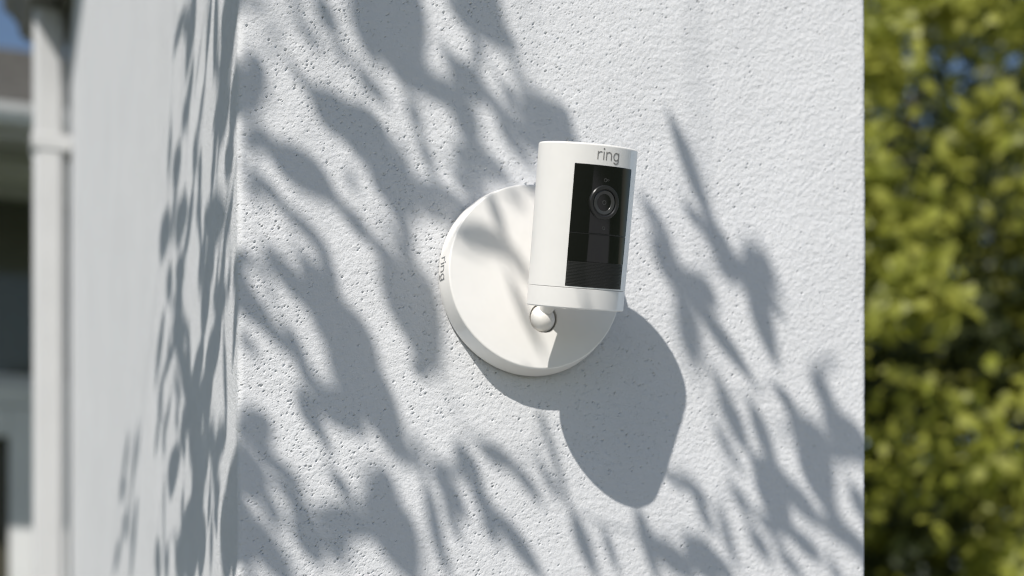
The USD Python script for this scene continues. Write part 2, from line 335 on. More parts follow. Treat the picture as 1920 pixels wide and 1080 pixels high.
for an, zq, rr in ((-0.027, 0.0266, 0.0007), (0.0167, 0.0003, 0.0007), (0.03, 0.0268, 0.0004)):
    c = wrap(np.array([an]), np.array([zq]), np.array([0.0003]))[0]
    obj("sensor_dot", body(moved(revolve([(rr * 1.6, -0.0004), (rr * 1.5, 0.0002), (rr, 0.0002), (rr * 0.8, -0.0003), (0.0, -0.0003)], 32), RY, c)), "lens_ring", front, smooth=30)
# swivel ball and stem
ball = trimesh.creation.icosphere(4, 0.0086)
obj("swivel_ball", out(moved(ball, t=(bx, bz_, TH - 0.0042))), "white_plastic", dev, smooth=True)
pb = np.array([bx + 0.001, -(TH + 0.0015), bz_ + 0.005]) + O
pe = body(trimesh.Trimesh(wrap(np.array([PI]), np.array([-0.024]), np.array([-0.004])), np.zeros((0, 3), int))).vertices[0]
obj("stem", tube([pb, pb * 0.6 + pe * 0.4, pe], [0.0045, 0.0062, 0.0075], 28), "white_plastic", dev, smooth=40)
# lettering: thin rounded strokes
def glyphs():
    def arc_(cx, cy, rx, ry, a0, a1, n=24): return [(cx + rx * math.cos(t), cy + ry * math.sin(t)) for t in np.linspace(math.radians(a0), math.radians(a1), n)]
    L = []
    L += [[(0, 0), (0, 1)], arc_(0.44, 0.56, 0.44, 0.44, 180, 75)]                                   # r
    L += [[(0.88, 0), (0.88, 1)]]                                                                      # i
    L += [[(1.30, 0), (1.30, 1)], arc_(1.70, 0.58, 0.40, 0.42, 180, 0) + [(2.10, 0)]]                  # n
    L += [arc_(2.92, 0.5, 0.42, 0.5, 0, 360, 40), [(3.34, 1), (3.34, -0.08)] + arc_(2.92, -0.08, 0.42, 0.36, 0, -140)]   # g
    g = [LineString(l).buffer(0.07, quad_segs=6) for l in L] + [Point(0.88, 1.42).buffer(0.12)]
    return unary_union(g)
def lettering(place, depth):
    """place(u, v, h) -> points; u, v in x-heights, h 0 or 1."""
    ms = []
    g = glyphs(); g = g.segmentize(0.12)
    for p in getattr(g, "geoms", [g]):
        m = trimesh.creation.extrude_polygon(p, 1.0, engine="earcut"); v = np.asarray(m.vertices)
        ms.append(trimesh.Trimesh(place(v[:, 0], v[:, 1], v[:, 2] * depth), m.faces, process=False))
    return cat(ms)
XH = 0.0040
obj("lettering", body(lettering(lambda u, v, h: wrap(-0.222 + u * XH / 0.0297, 0.0378 + v * XH, h - 0.0002), 0.00035)), "logo_grey", bodyp)
def rimplace(u, v, h):
    th = PI - 0.155 + (u - 0.0) * 0.0041 / RB * 1.0                # runs down the left rim
    hh = 0.0066 + v * 0.0040
    r = RB - 0.0002 - (hh - 0.006) / (TH - 0.0072) * (RB - RF - 0.0) + h - 0.0003
    return np.stack([r * np.cos(th), -hh, r * np.sin(th)], -1) + O
obj("lettering", lettering(rimplace, 0.0006), "logo_dark", mount)

# ------------------------------------------------------------------ the house next door, behind the left wall
nb = thing("neighbour_house", "white neighbouring house with brown shingle roof seen past the downpipe", "house", loc=(-2.4, 4.8, 0))
NX0, NX1, WY = -6.0, 1.2, 4.8
E = EYE[2]
wx = -0.254                                    # the lit pier begins here
obj("wall", cat(box(-0.254, NX1, WY, WY + 0.2, 0, E + 0.87), box(NX0, NX1, WY, WY + 0.2, E + 0.875, E + 0.95), box(NX0, -1.25, WY, WY + 0.2, 0, E + 0.87), box(NX0, NX1, WY, WY + 0.2, E + 1.70, E + 2.0),
                 box(NX0, -3.0, WY, WY + 0.2, E + 0.955, E + 1.695), box(0.6, NX1, WY, WY + 0.2, E + 0.955, E + 1.695), box(-1.248, -0.256, WY, WY + 0.2, E + 0.76, E + 0.87)), "render_white", nb)
w1 = obj("window", cat(box(-3.0, 0.6, WY + 0.04, WY + 0.12, E + 0.955, E + 0.995), box(-3.0, 0.6, WY + 0.04, WY + 0.12, E + 1.655, E + 1.695), *[box(x, x + 0.05, WY + 0.043, WY + 0.117, E + 0.996, E + 1.654) for x in (-3.0, -1.85, -0.75, 0.55)]), "white_paint", nb)
for k, (a0, a1) in enumerate(((-2.95, -1.85), (-1.80, -0.75), (-0.70, 0.55))): obj("pane", box(a0 + 0.001, a1 - 0.001, WY + 0.08, WY + 0.09, E + 0.996, E + 1.654), "dark_pane", w1)
d1 = obj("door", cat(box(-1.248, -1.16, WY + 0.05, WY + 0.12, 0, E + 0.757), box(-0.335, -0.256, WY + 0.05, WY + 0.12, 0, E + 0.757), box(-1.159, -0.336, WY + 0.052, WY + 0.118, E + 0.66, E + 0.755), box(-1.159, -0.336, WY + 0.052, WY + 0.118, 0.02, 0.3)), "dark_timber", nb)
obj("pane", box(-1.158, -0.337, WY + 0.08, WY + 0.09, 0.301, E + 0.659), "dark_pane", d1)
obj("handle", tube([(-1.12, WY + 0.04, 1.02), (-1.12, WY + 0.02, 1.02), (-1.02, WY + 0.02, 1.02)], 0.009, 8), "white_paint", d1)
LY = 4.0                                       # the eave's lip
sof = trimesh.Trimesh([(NX0 - .3, LY, E + 1.60), (NX1 + .3, LY, E + 1.60), (NX1 + .3, WY, E + 1.78), (NX0 - .3, WY, E + 1.78), (NX0 - .3, LY, E + 1.625), (NX1 + .3, LY, E + 1.625), (NX1 + .3, WY, E + 1.80), (NX0 - .3, WY, E + 1.80)],
                      [[0, 1, 2], [0, 2, 3], [4, 6, 5], [4, 7, 6], [0, 4, 5], [0, 5, 1], [3, 2, 6], [3, 6, 7], [0, 3, 7], [0, 7, 4], [1, 5, 6], [1, 6, 2]], process=False)
obj("soffit", sof, "soffit_grey", nb)
obj("fascia", box(NX0 - .3, NX1 + .3, LY - 0.02, LY - 0.001, E + 1.594, E + 1.676), "white_paint", nb)
ng = [(LY - 0.022, 0.068), (LY - 0.022, 0.03), (LY - 0.03, 0.022), (LY - 0.075, 0.022), (LY - 0.10, 0.05), (LY - 0.104, 0.075)]
gp = LineString([(y, E + 1.60 + z) for y, z in ng]).buffer(0.003, join_style=2, cap_style=2)
gm = trimesh.creation.extrude_polygon(gp, NX1 - NX0 + 0.6, engine="earcut"); v = np.asarray(gm.vertices)
obj("gutter", trimesh.Trimesh(np.stack([NX0 - .3 + v[:, 2], v[:, 0], v[:, 1]], 1), gm.faces, process=False), "white_paint", nb)
slope, run = 0.466, 2.55
roofn = obj("roof", trimesh.Trimesh([(NX0 - .3, LY - .03, E + 1.655), (NX1 + .3, LY - .03, E + 1.655), (NX1 + .3, LY + run, E + 1.655 + slope * run), (NX0 - .3, LY + run, E + 1.655 + slope * run), (NX1 + .3, LY + 2 * run, E + 1.655), (NX0 - .3, LY + 2 * run, E + 1.655)], [[0, 1, 2], [0, 2, 3], [3, 2, 4], [3, 4, 5]], process=False), "shingle", nb)
for k in range(16):                            # shingle courses, each butt standing proud
    y0_, y1_ = LY - 0.03 + k * run / 16, LY - 0.03 + (k + 1) * run / 16 + 0.03
    za, zb_ = E + 1.662 + slope * (y0_ - LY + 0.03), E + 1.655 + slope * (y1_ - LY + 0.03)
    y1_ = min(y1_, LY + run); zb_ = min(zb_, E + 1.655 + slope * (run + 0.03))
    prof_ = [(y0_, za - 0.002), (y1_, zb_ + 0.001), (y1_, zb_ + 0.006), (y0_, za + 0.014)]
    cuts = np.arange(NX0 - .3, NX1 + .31, 0.3) + rng.uniform(-.1, .1, len(np.arange(NX0 - .3, NX1 + .31, 0.3))); cuts[0], cuts[-1] = NX0 - .3, NX1 + .3
    parts_ = []
    for c_, d_ in zip(cuts[:-1], cuts[1:]):
        lift = rng.uniform(0, 0.004)
        parts_.append(trimesh.Trimesh([(x, y, z + lift * (n > 1)) for x in (c_ + 0.003, d_ - 0.003) for n, (y, z) in enumerate(prof_)], [[0, 1, 2], [0, 2, 3], [4, 6, 5], [4, 7, 6], [0, 4, 5], [0, 5, 1], [1, 5, 6], [1, 6, 2], [2, 6, 7], [2, 7, 3], [3, 7, 4], [3, 4, 0]], process=False))
    obj("shingle_course", cat(parts_), "shingle", roofn)

# ------------------------------------------------------------------ trees
def leaf_quads(c, nrm, ax, L, W):
    """Folded lance leaves: 6 points, 4 triangles each."""
    side = np.cross(nrm, ax); side /= np.linalg.norm(side, axis=1, keepdims=True) + 1e-9
    up = np.cross(ax, side)
    L, W = L[:, None], W[:, None]
    pts = np.stack([c - ax * L / 2, c - ax * L * .1 + side * W / 2 + up * W * .18, c - ax * L * .1 - side * W / 2 + up * W * .18, c + ax * L * .2 + side * W * .42 + up * W * .12, c + ax * L * .2 - side * W * .42 + up * W * .12, c + ax * L / 2 - up * L * .08], 1)
    f = np.array([[0, 2, 1], [1, 2, 4], [1, 4, 3], [3, 4, 5]])
    return trimesh.Trimesh(pts.reshape(-1, 3), (np.arange(len(c))[:, None, None] * 6 + f).reshape(-1, 3), process=False)
def unit(v): return v / (np.linalg.norm(v, axis=-1, keepdims=True) + 1e-9)
def tree(name, label, base, height, radius, squash, clumps, per, size, seed, leafmat, spread=0.24):
    rg = np.random.default_rng(seed)
    b = np.array([base[0], base[1], 0.0])
    t = thing(name, label, "tree", loc=b)
    cz = height - radius * squash
    tr = [b + (0, 0, -0.05), b + (0.03, 0.02, cz * 0.4), b + (-0.04, 0.05, cz * 0.8), b + (0.02, 0, cz), b + (0.05, 0.03, height * 0.93)]
    obj("trunk", tube(tr, [0.13, 0.10, 0.08, 0.06, 0.015], 12), "bark", t, smooth=True)
    d = unit(rg.standard_normal((clumps, 3))); rr = radius * (0.45 + 0.55 * rg.random(clumps) ** 0.5)
    cc = b + (0, 0, cz) + d * rr[:, None] * np.array([1, 1, squash])
    cc[:, :2] += rg.normal(0, 0.08, (clumps, 2))
    cc = cc[cc[:, 2] > 0.35]
    away = np.where((cc - b) @ r_ > 0.15)[0]
    for k in away[:: max(1, len(away) // 9)]:
        s_ = b + (0, 0, max(0.6, min(cc[k, 2] - 0.5, cz))); m_ = (s_ + cc[k]) / 2 + (0, 0, -0.08)
        obj("limb", tube([s_, m_, cc[k]], [0.032, 0.02, 0.006], 7), "bark", t, smooth=True)
    n = len(cc) * per
    c = np.repeat(cc, per, 0) + rg.normal(0, spread, (n, 3)) * np.repeat(0.6 + 0.8 * rg.random((len(cc), 1)), per, 0)
    ax = unit(rg.standard_normal((n, 3)) + np.array([0, 0, -0.3])); nr_ = unit(rg.standard_normal((n, 3)) * 0.8 + np.array([-0.55, -0.65, 0.8]))
    Ls = size * (0.7 + 0.6 * rg.random(n))
    obj("crown", leaf_quads(c, nr_, ax, Ls, Ls * 0.52), leafmat, t)
    return t
def at(angle, dist): return (EYE[0] + dist * math.sin(angle), EYE[1] + dist * math.cos(angle))
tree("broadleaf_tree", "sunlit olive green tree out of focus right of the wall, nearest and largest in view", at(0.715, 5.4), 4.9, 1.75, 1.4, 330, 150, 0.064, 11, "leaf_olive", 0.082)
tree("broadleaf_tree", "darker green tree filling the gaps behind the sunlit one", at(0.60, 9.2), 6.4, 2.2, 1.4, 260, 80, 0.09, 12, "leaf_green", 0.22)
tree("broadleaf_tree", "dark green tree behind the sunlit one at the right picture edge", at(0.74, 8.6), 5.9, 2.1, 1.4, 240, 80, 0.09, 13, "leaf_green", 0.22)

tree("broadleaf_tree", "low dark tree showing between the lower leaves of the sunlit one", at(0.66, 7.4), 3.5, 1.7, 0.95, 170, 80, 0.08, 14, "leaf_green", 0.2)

# ------------------------------------------------------------------ the overhanging tree that dapples the wall (outside the frame, up towards the sun)
# Each leaf is given by where its shadow falls, in millimetres: centre (u, z), half-turned axis (au, az) and breadth (bu, bz); u runs along x on the front wall, along y on the side wall.
FRONT_LEAVES = [
(-172.3,102.5,20.8,-16.2,-11.0,-13.5),
(-171.4,101.4,2.5,-40.0,-16.3,-3.1),
(-171.5,153.0,23.6,-1.5,-1.4,-7.0),
(-146.5,152.3,4.2,-27.4,-4.4,-1.3),
(-138.1,135.3,14.5,-15.2,-5.0,-4.8),
(-127.4,150.0,17.9,-29.4,-8.0,-5.5),
(-118.7,126.8,9.2,-11.6,-4.0,-3.3),
(-161.3,131.9,-8.9,-16.1,-2.7,1.2),
(-102.4,150.3,15.6,-62.4,-20.7,-7.7),
(-84.5,146.4,16.8,-75.8,-26.4,-9.1),
(-74.7,153.5,14.9,-58.3,-17.2,-6.4),
(-75.4,125.6,20.3,-41.4,-19.2,-10.8),
(-55.9,112.3,29.6,-19.9,-9.7,-12.4),
(-104.0,114.1,12.3,-20.1,-6.4,-4.3),
(-96.2,106.7,13.3,-16.1,-6.5,-5.4),
(-118.1,88.8,40.3,-37.5,-14.4,-14.9),
(-102.8,78.7,33.2,-44.6,-19.9,-15.3),
(-83.4,54.4,29.6,-50.6,-14.9,-9.3),
(-82.3,35.9,11.1,-31.5,-10.9,-4.6),
(-141.9,53.1,45.1,-36.5,-13.6,-16.0),
(-144.4,58.0,30.5,-21.4,-10.2,-13.4),
(-118.4,34.2,16.4,-20.2,-5.3,-4.3),
(-162.3,40.0,24.4,-24.9,-5.7,-5.6),
(-139.3,18.6,34.5,-32.4,-5.8,-6.1),
(-112.5,50.7,4.0,-12.5,-5.7,-2.3),
(-108.3,24.7,18.8,-25.0,-7.4,-5.6),
(-92.9,11.3,20.1,-16.0,-5.0,-5.7),
(-167.6,69.2,12.6,-12.7,-3.3,-3.3),
(-73.4,94.9,9.5,-26.6,-7.7,-3.4),
(-65.2,70.8,12.3,-30.8,-5.5,-2.5),
(-40.0,95.6,18.8,-45.8,-14.4,-6.8),
(-28.0,70.6,40.0,-23.5,-10.8,-15.1),
(-53.4,45.9,38.6,-18.1,-8.8,-15.1),
(-56.4,44.2,29.2,-28.3,-14.9,-14.3),
(-36.5,58.7,24.4,-20.6,-11.4,-12.0),
(-30.0,167.4,29.1,-48.9,-26.2,-16.7),
(-20.6,153.5,31.8,-26.2,-11.6,-12.4),
(-32.7,137.2,2.8,-26.2,-6.3,-1.4),
(-31.1,117.9,43.5,-36.6,-6.5,-6.9),
(-48.7,164.8,15.2,-24.2,-3.0,-2.0),
(-50.8,132.8,8.3,-21.3,-4.6,-2.2),
(-38.2,120.5,22.3,-30.2,-12.9,-9.5),
(-19.8,106.4,12.4,-10.1,-3.5,-3.7),
(15.8,102.1,41.0,-37.7,-17.8,-17.1),
(7.1,91.1,37.9,-27.6,-11.1,-12.8),
(21.5,104.7,20.0,-26.4,-15.3,-11.1),
(-5.8,131.8,15.7,-10.7,-3.3,-4.0),
(-0.8,78.2,17.2,-22.6,-3.9,-2.8),
(-12.7,92.2,16.0,-29.9,-7.1,-4.0),
(32.4,90.8,16.5,-16.8,-4.5,-4.0),
(-11.5,12.0,14.2,-33.9,-6.0,-2.7),
(-19.7,-4.6,37.1,-17.0,-7.7,-13.4),
(1.5,22.8,9.0,-7.2,-5.0,-5.3),
(15.1,33.8,21.8,-18.2,-10.3,-10.5),
(3.4,-17.0,27.0,-36.6,-6.0,-4.1),
(7.9,-48.7,26.0,-53.9,-5.3,-2.5),
(-78.3,16.7,5.7,-45.2,-10.1,-2.1),
(-79.0,-22.7,33.1,-69.2,-17.9,-9.1),
(-71.6,-28.6,15.6,-77.4,-20.0,-5.2),
(-62.1,-31.1,10.3,-65.0,-14.2,-3.1),
(-93.2,8.9,12.7,-15.1,-5.3,-4.4),
(-68.4,-56.9,5.1,-17.7,-16.4,-5.4),
(-147.8,-13.2,37.2,-42.4,-9.0,-8.0),
(-129.1,-16.6,32.5,-42.8,-12.2,-9.5),
(-115.9,-44.9,46.0,-61.1,-21.5,-16.3),
(-112.7,-60.7,26.3,-69.2,-21.7,-9.1),
(-95.3,-82.4,35.0,-75.9,-19.0,-9.1),
(-86.4,-103.3,32.9,-41.4,-10.3,-7.9),
(-137.7,-90.9,18.4,-34.1,-9.8,-5.5),
(-119.3,-87.6,32.8,-32.0,-14.2,-14.1),
(-112.0,-83.1,14.8,-37.9,-18.5,-7.8),
(-128.2,-105.6,9.8,-20.4,-4.1,-2.1),
(-133.2,-74.7,14.6,-18.3,-6.2,-5.0),
(-178.9,-0.7,8.8,-14.3,-6.5,-4.4),
(-168.4,-3.7,23.7,-2.0,-1.2,-6.9),
(-175.8,-22.2,15.1,-27.1,-9.4,-5.8),
(-171.5,-31.0,23.6,-25.9,-9.6,-8.9),
(-156.4,-46.8,35.0,-34.0,-6.9,-7.1),
(-161.8,-19.4,4.1,-31.3,-3.8,-0.8),
(-139.7,-67.9,14.5,-23.0,-6.1,-4.0),
(-174.7,-51.5,14.1,-15.7,-4.8,-4.4),
(-169.5,-101.1,13.9,-30.2,-14.9,-7.5),
(-179.4,-105.6,7.8,-12.2,-3.7,-2.5),
(-172.9,-125.9,23.3,-36.8,-13.4,-8.8),
(-160.6,-149.4,15.2,-25.5,-7.7,-4.7),
(-156.5,-124.1,26.1,-26.5,-6.0,-5.9),
(-154.1,-136.2,20.7,-15.1,-2.7,-3.6),
(-145.8,-143.8,21.5,-24.8,-6.4,-5.5),
(-138.2,-162.8,16.8,-41.1,-15.6,-6.5),
(-114.3,-154.9,42.8,-16.5,-7.7,-18.0),
(-120.0,-163.9,1.3,-38.5,-18.3,-1.0),
(-91.6,-140.1,10.7,-45.8,-15.0,-3.8),
(-86.1,-163.2,33.6,-64.3,-23.5,-11.9),
(-94.5,-148.7,23.4,-22.0,-12.8,-12.8),
(-107.8,-153.9,16.5,-12.5,-8.3,-10.3),
(-164.3,-173.0,38.0,-52.9,-12.9,-9.4),
(-179.6,-152.7,6.3,-24.9,-4.2,-1.2),
(-178.6,-174.7,15.6,-31.1,-5.6,-2.9),
(-70.0,-112.7,5.4,-24.3,-5.3,-1.3),
(-59.9,-153.4,15.4,-57.1,-7.3,-2.0),
(-54.7,-127.7,12.0,-29.2,-10.9,-4.5),
(-38.2,-118.8,19.5,-32.4,-10.3,-5.9),
(-28.1,-140.1,20.4,-35.9,-8.7,-4.6),
(-50.0,-137.5,23.5,-35.5,-8.8,-5.5),
(-46.9,-121.6,17.3,-10.9,-4.8,-6.7),
(-21.2,-154.0,16.6,-14.6,-10.7,-10.9),
(-3.2,-167.1,35.1,-47.9,-8.9,-5.8),
(-19.4,-110.6,27.2,-20.5,-7.8,-9.0),
(0.5,-127.0,24.8,-30.7,-6.4,-4.6),
(20.0,-113.2,22.9,-66.8,-4.2,-1.4),
(40.0,-166.0,20.7,-49.0,-9.0,-3.4),
(-57.3,-167.4,18.6,-49.0,-6.5,-2.4),
(117.2,79.3,39.8,-85.1,-8.7,-4.1),
(136.3,35.7,25.3,-38.3,-11.8,-6.9),
(153.9,19.5,43.3,-30.0,-10.6,-11.6),
(165.3,16.0,22.2,-51.6,-16.7,-6.8),
(168.7,-10.5,25.1,-69.6,-13.9,-4.9),
(178.1,-2.9,19.6,-20.7,-3.9,-2.9),
(149.3,18.3,29.9,-15.2,-9.7,-13.8),
(91.2,46.2,27.6,-39.0,-6.6,-4.2),
(100.8,17.5,31.6,-49.6,-12.9,-7.5),
(119.8,5.2,32.9,-28.9,-12.6,-11.6),
(113.1,-19.9,17.9,-58.2,-14.3,-4.5),
(139.3,-27.1,53.1,-63.4,-8.4,-5.9),
(119.6,50.8,21.5,-22.5,-5.5,-4.4),
(214.4,-40.3,-25.1,-19.0,-5.2,5.3),
(216.0,-59.0,21.7,-36.2,-10.5,-5.2),
(235.7,-87.8,44.5,-45.4,-16.5,-12.3),
(205.3,-85.5,37.4,-30.7,-13.5,-12.4),
(209.4,-111.6,28.3,-62.3,-17.1,-6.4),
(147.8,-81.2,23.1,-44.9,-10.2,-4.6),
(169.1,-90.0,22.7,-50.7,-9.8,-3.8),
(144.7,-101.7,24.7,-36.1,-4.5,-2.5),
(175.5,-117.4,34.6,-34.5,-13.6,-10.7),
(223.1,-95.6,52.5,-15.9,-6.2,-13.8),
(176.5,-131.4,28.5,-55.7,-17.1,-7.2),
(196.6,-131.1,40.4,-42.0,-11.5,-8.6),
(219.8,-121.1,5.9,-68.9,-11.7,-1.2),
(233.6,-152.7,44.4,-29.9,-9.1,-9.9),
(117.3,-127.1,26.2,-22.6,-5.5,-5.2),
(143.0,-159.3,16.7,-45.6,-6.8,-2.1),
(83.9,-164.2,19.1,-55.0,-9.5,-2.9),
(123.9,-173.0,26.3,-36.4,-16.5,-9.8),
(103.1,-174.2,34.8,-30.8,-10.9,-10.1),
(190.4,-174.4,26.3,-28.3,-6.4,-4.6),
(226.1,-180.1,12.6,-16.2,-6.3,-3.7),
(125.5,-143.9,17.7,-27.6,-5.5,-2.9),
(153.0,-134.2,16.0,-27.9,-7.2,-3.4),
(103.1,-121.8,19.3,-16.7,-3.8,-3.6),
(166.3,-162.3,20.2,-28.1,-8.2,-4.7),
(201.1,-160.6,24.8,-26.5,-8.4,-6.1),
(245.2,-133.1,21.3,-36.0,-9.9,-4.6),
(139.3,-178.8,21.8,-27.9,-7.2,-4.5),
(186.6,-64.8,20.5,-24.0,-6.7,-4.6),
(245.2,-166.0,21.3,-21.6,-7.2,-5.3),
(136.7,-57.0,16.6,-23.7,-4.8,-2.8),
(174.4,-148.7,20.3,-19.1,-9.0,-7.5),
(-125.9,-5.3,13.0,-27.7,-7.2,-3.7),
(-107.0,-66.7,18.2,-31.2,-11.6,-6.9),
(-93.7,51.0,18.4,-30.5,-8.8,-5.6),
(-33.9,37.5,8.7,-19.1,-9.7,-4.8),
(-146.1,-50.0,17.7,-30.6,-5.1,-3.1),
(-149.3,-128.1,17.6,-21.6,-5.0,-4.1),
(-24.2,-154.9,14.1,-32.9,-6.5,-2.7),
(58.4,-169.0,13.1,-35.8,-5.0,-1.6),
(-48.7,-152.3,13.8,-32.6,-5.8,-2.4),
(-118.5,-133.3,14.8,-22.0,-6.1,-4.0),
(-143.7,109.4,16.1,-23.4,-3.8,-2.9),
(15.1,-125.1,14.5,-29.9,-4.6,-2.1),
(-10.1,114.3,14.2,-16.6,-5.2,-4.2)
]
SIDE_LEAVES = [
(282.7,243.7,73.9,-12.7,-30.2,-12.0),
(242.6,232.7,18.8,-16.3,-25.1,-10.0),
(215.8,214.3,59.9,-48.3,-35.9,-14.1),
(122.0,180.6,35.2,-43.0,-15.1,-6.0),
(90.1,165.6,14.2,-58.2,-16.5,-6.5),
(87.7,145.2,-9.4,-27.6,-14.1,-5.3),
(32.7,149.7,46.1,-49.7,-50.3,-20.2),
(47.7,131.3,52.0,-20.1,-39.0,-14.6),
(74.8,116.7,64.1,-20.0,-20.6,-7.2),
(60.4,104.4,26.7,-41.1,-31.1,-10.7),
(36.4,104.6,12.7,-21.7,-10.6,-3.7),
(13.9,93.2,28.2,-47.5,-28.2,-9.8),
(223.1,174.5,51.6,-38.3,-21.2,-7.5),
(249.0,167.3,19.1,-25.5,-25.4,-8.7),
(161.7,140.4,59.7,-46.0,-10.8,-3.7),
(83.3,102.0,37.3,-25.3,-23.3,-7.7),
(345.3,168.2,22.4,-43.6,-18.6,-5.9),
(295.4,142.9,34.4,-34.4,-41.2,-12.7),
(318.2,111.1,39.2,-42.2,-21.4,-5.9),
(272.1,95.2,52.9,-34.5,-56.2,-15.4),
(382.2,113.0,51.3,-37.7,-63.2,-16.7),
(191.6,117.3,11.5,-34.4,-20.1,-6.3),
(218.4,80.5,42.1,-46.9,-21.1,-5.8),
(163.6,94.7,10.9,-43.0,-16.3,-4.9),
(163.6,58.8,-10.9,-36.2,-16.3,-4.4),
(94.9,46.2,23.9,-36.8,-81.2,-22.1),
(122.3,35.1,50.3,5.7,-40.3,-10.2),
(151.6,38.8,24.0,-23.3,-21.3,-5.3),
(120.6,20.3,22.6,-30.1,-40.2,-9.7),
(100.9,80.1,21.7,-31.7,-14.5,-4.4),
(34.3,67.2,16.8,-25.7,-29.5,-9.2),
(38.9,29.0,42.5,-32.7,-17.0,-4.6),
(60.3,7.6,17.8,-25.8,-15.6,-3.8),
(278.2,56.3,13.4,-33.7,-50.1,-12.0),
(347.1,64.1,11.2,-36.4,-33.7,-7.8),
(246.0,64.4,37.9,-18.3,-19.0,-4.8),
(162.3,28.6,13.6,-30.0,-13.6,-3.2),
(286.7,29.3,16.9,-58.3,-44.0,-9.4),
(291.7,11.8,13.7,-30.5,-68.4,-13.6),
(419.4,24.8,79.4,-58.3,-29.2,-5.6),
(351.2,1.1,105.2,-24.4,-33.8,-6.1),
(416.4,-23.2,41.6,-48.5,-29.1,-4.5),
(242.6,4.3,-18.8,-31.6,-18.8,-3.8),
(246.6,-26.2,-63.2,-70.8,-50.6,-8.7),
(218.2,-43.3,-30.1,-39.9,-78.3,-12.7),
(222.6,-13.4,-15.2,-41.9,-15.2,-2.9),
(138.5,-0.8,28.6,-44.5,-33.8,-7.3),
(176.6,-35.9,53.0,-39.4,-39.0,-6.9),
(71.5,-10.0,13.7,-34.2,-45.5,-10.1),
(103.9,-40.2,55.8,-45.6,-48.5,-9.0),
(127.0,-62.4,30.5,-48.8,-35.6,-5.7),
(153.0,-60.0,32.0,-39.0,-37.4,-5.9),
(47.1,-68.0,-8.7,-64.1,-10.8,-1.8),
(10.8,-36.4,22.0,-55.7,-12.0,-2.5),
(356.8,-40.9,38.0,-25.0,-19.0,-2.8),
(215.0,-65.3,-12.0,-32.8,-83.9,-12.0),
(6.7,-8.5,13.9,-25.1,-19.8,-4.7),
(757.8,-31.9,105.3,-62.5,-32.9,-3.9),
(796.8,-57.3,41.4,-34.2,-55.2,-5.5),
(658.0,-46.0,69.8,-73.1,-29.1,-3.4),
(762.9,-101.0,26.5,-35.6,-53.0,-4.0),
(873.6,-128.6,97.9,-43.9,-45.2,-2.5),
(661.3,-123.4,87.6,-89.1,-35.0,-2.3),
(448.2,-49.7,21.8,-32.3,-17.5,-2.3),
(383.7,-58.1,15.8,-31.4,-15.8,-2.1),
(318.2,-92.3,39.2,-44.4,-57.1,-6.3),
(258.5,-75.2,-12.9,-33.9,-25.8,-3.4),
(177.6,-96.7,-28.0,-63.4,-84.0,-10.0),
(171.8,-120.1,-5.5,-45.3,-55.4,-5.5),
(212.1,-153.3,17.9,-72.4,-89.4,-5.9),
(262.0,-162.2,32.5,-50.8,-71.5,-4.0),
(156.9,-160.4,13.5,-54.4,-40.4,-2.5),
(107.0,-98.2,-29.3,-38.8,-44.0,-5.6),
(67.2,-102.1,31.6,-26.3,-31.6,-4.0),
(18.1,-129.4,40.7,-40.5,-40.7,-4.3),
(36.5,-160.0,21.2,-70.3,-55.0,-3.9),
(9.7,-161.8,16.0,-62.3,-36.0,-2.6),
(87.7,-149.0,-9.4,-21.4,-11.8,-0.9),
(118.0,-138.0,12.5,-30.8,-12.5,-1.1),
(261.8,-129.6,13.0,-43.4,-13.0,-1.1),
(430.8,-158.2,-4.3,-48.8,-38.3,-2.0),
(364.2,-164.0,15.4,-41.0,-23.0,-1.1),
(385.6,-114.9,11.9,-57.1,-11.9,-1.0),
(298.7,-158.5,-27.6,-37.0,-13.8,-0.8)
]
rg = np.random.default_rng(21)
hang = thing("slender_leaf_tree", "slender leaved tree whose leaf shadows dapple the stucco wall", "tree", loc=(-3.2, -0.95, 0))
tt = np.linspace(0, 1, 9); pf = np.sin(PI * tt ** 0.85) ** 0.8
verts, faces, tips, cents = [], [], [], []
def frame_ok(p, m=0.012):
    d = p - EYE; fw = -b_; dep = d @ fw; 
    return (dep < 0.02) | (d[:, 2] > (0.449) * dep + m) | (np.abs(d @ r_) > 0.40 * np.maximum(dep, 0))
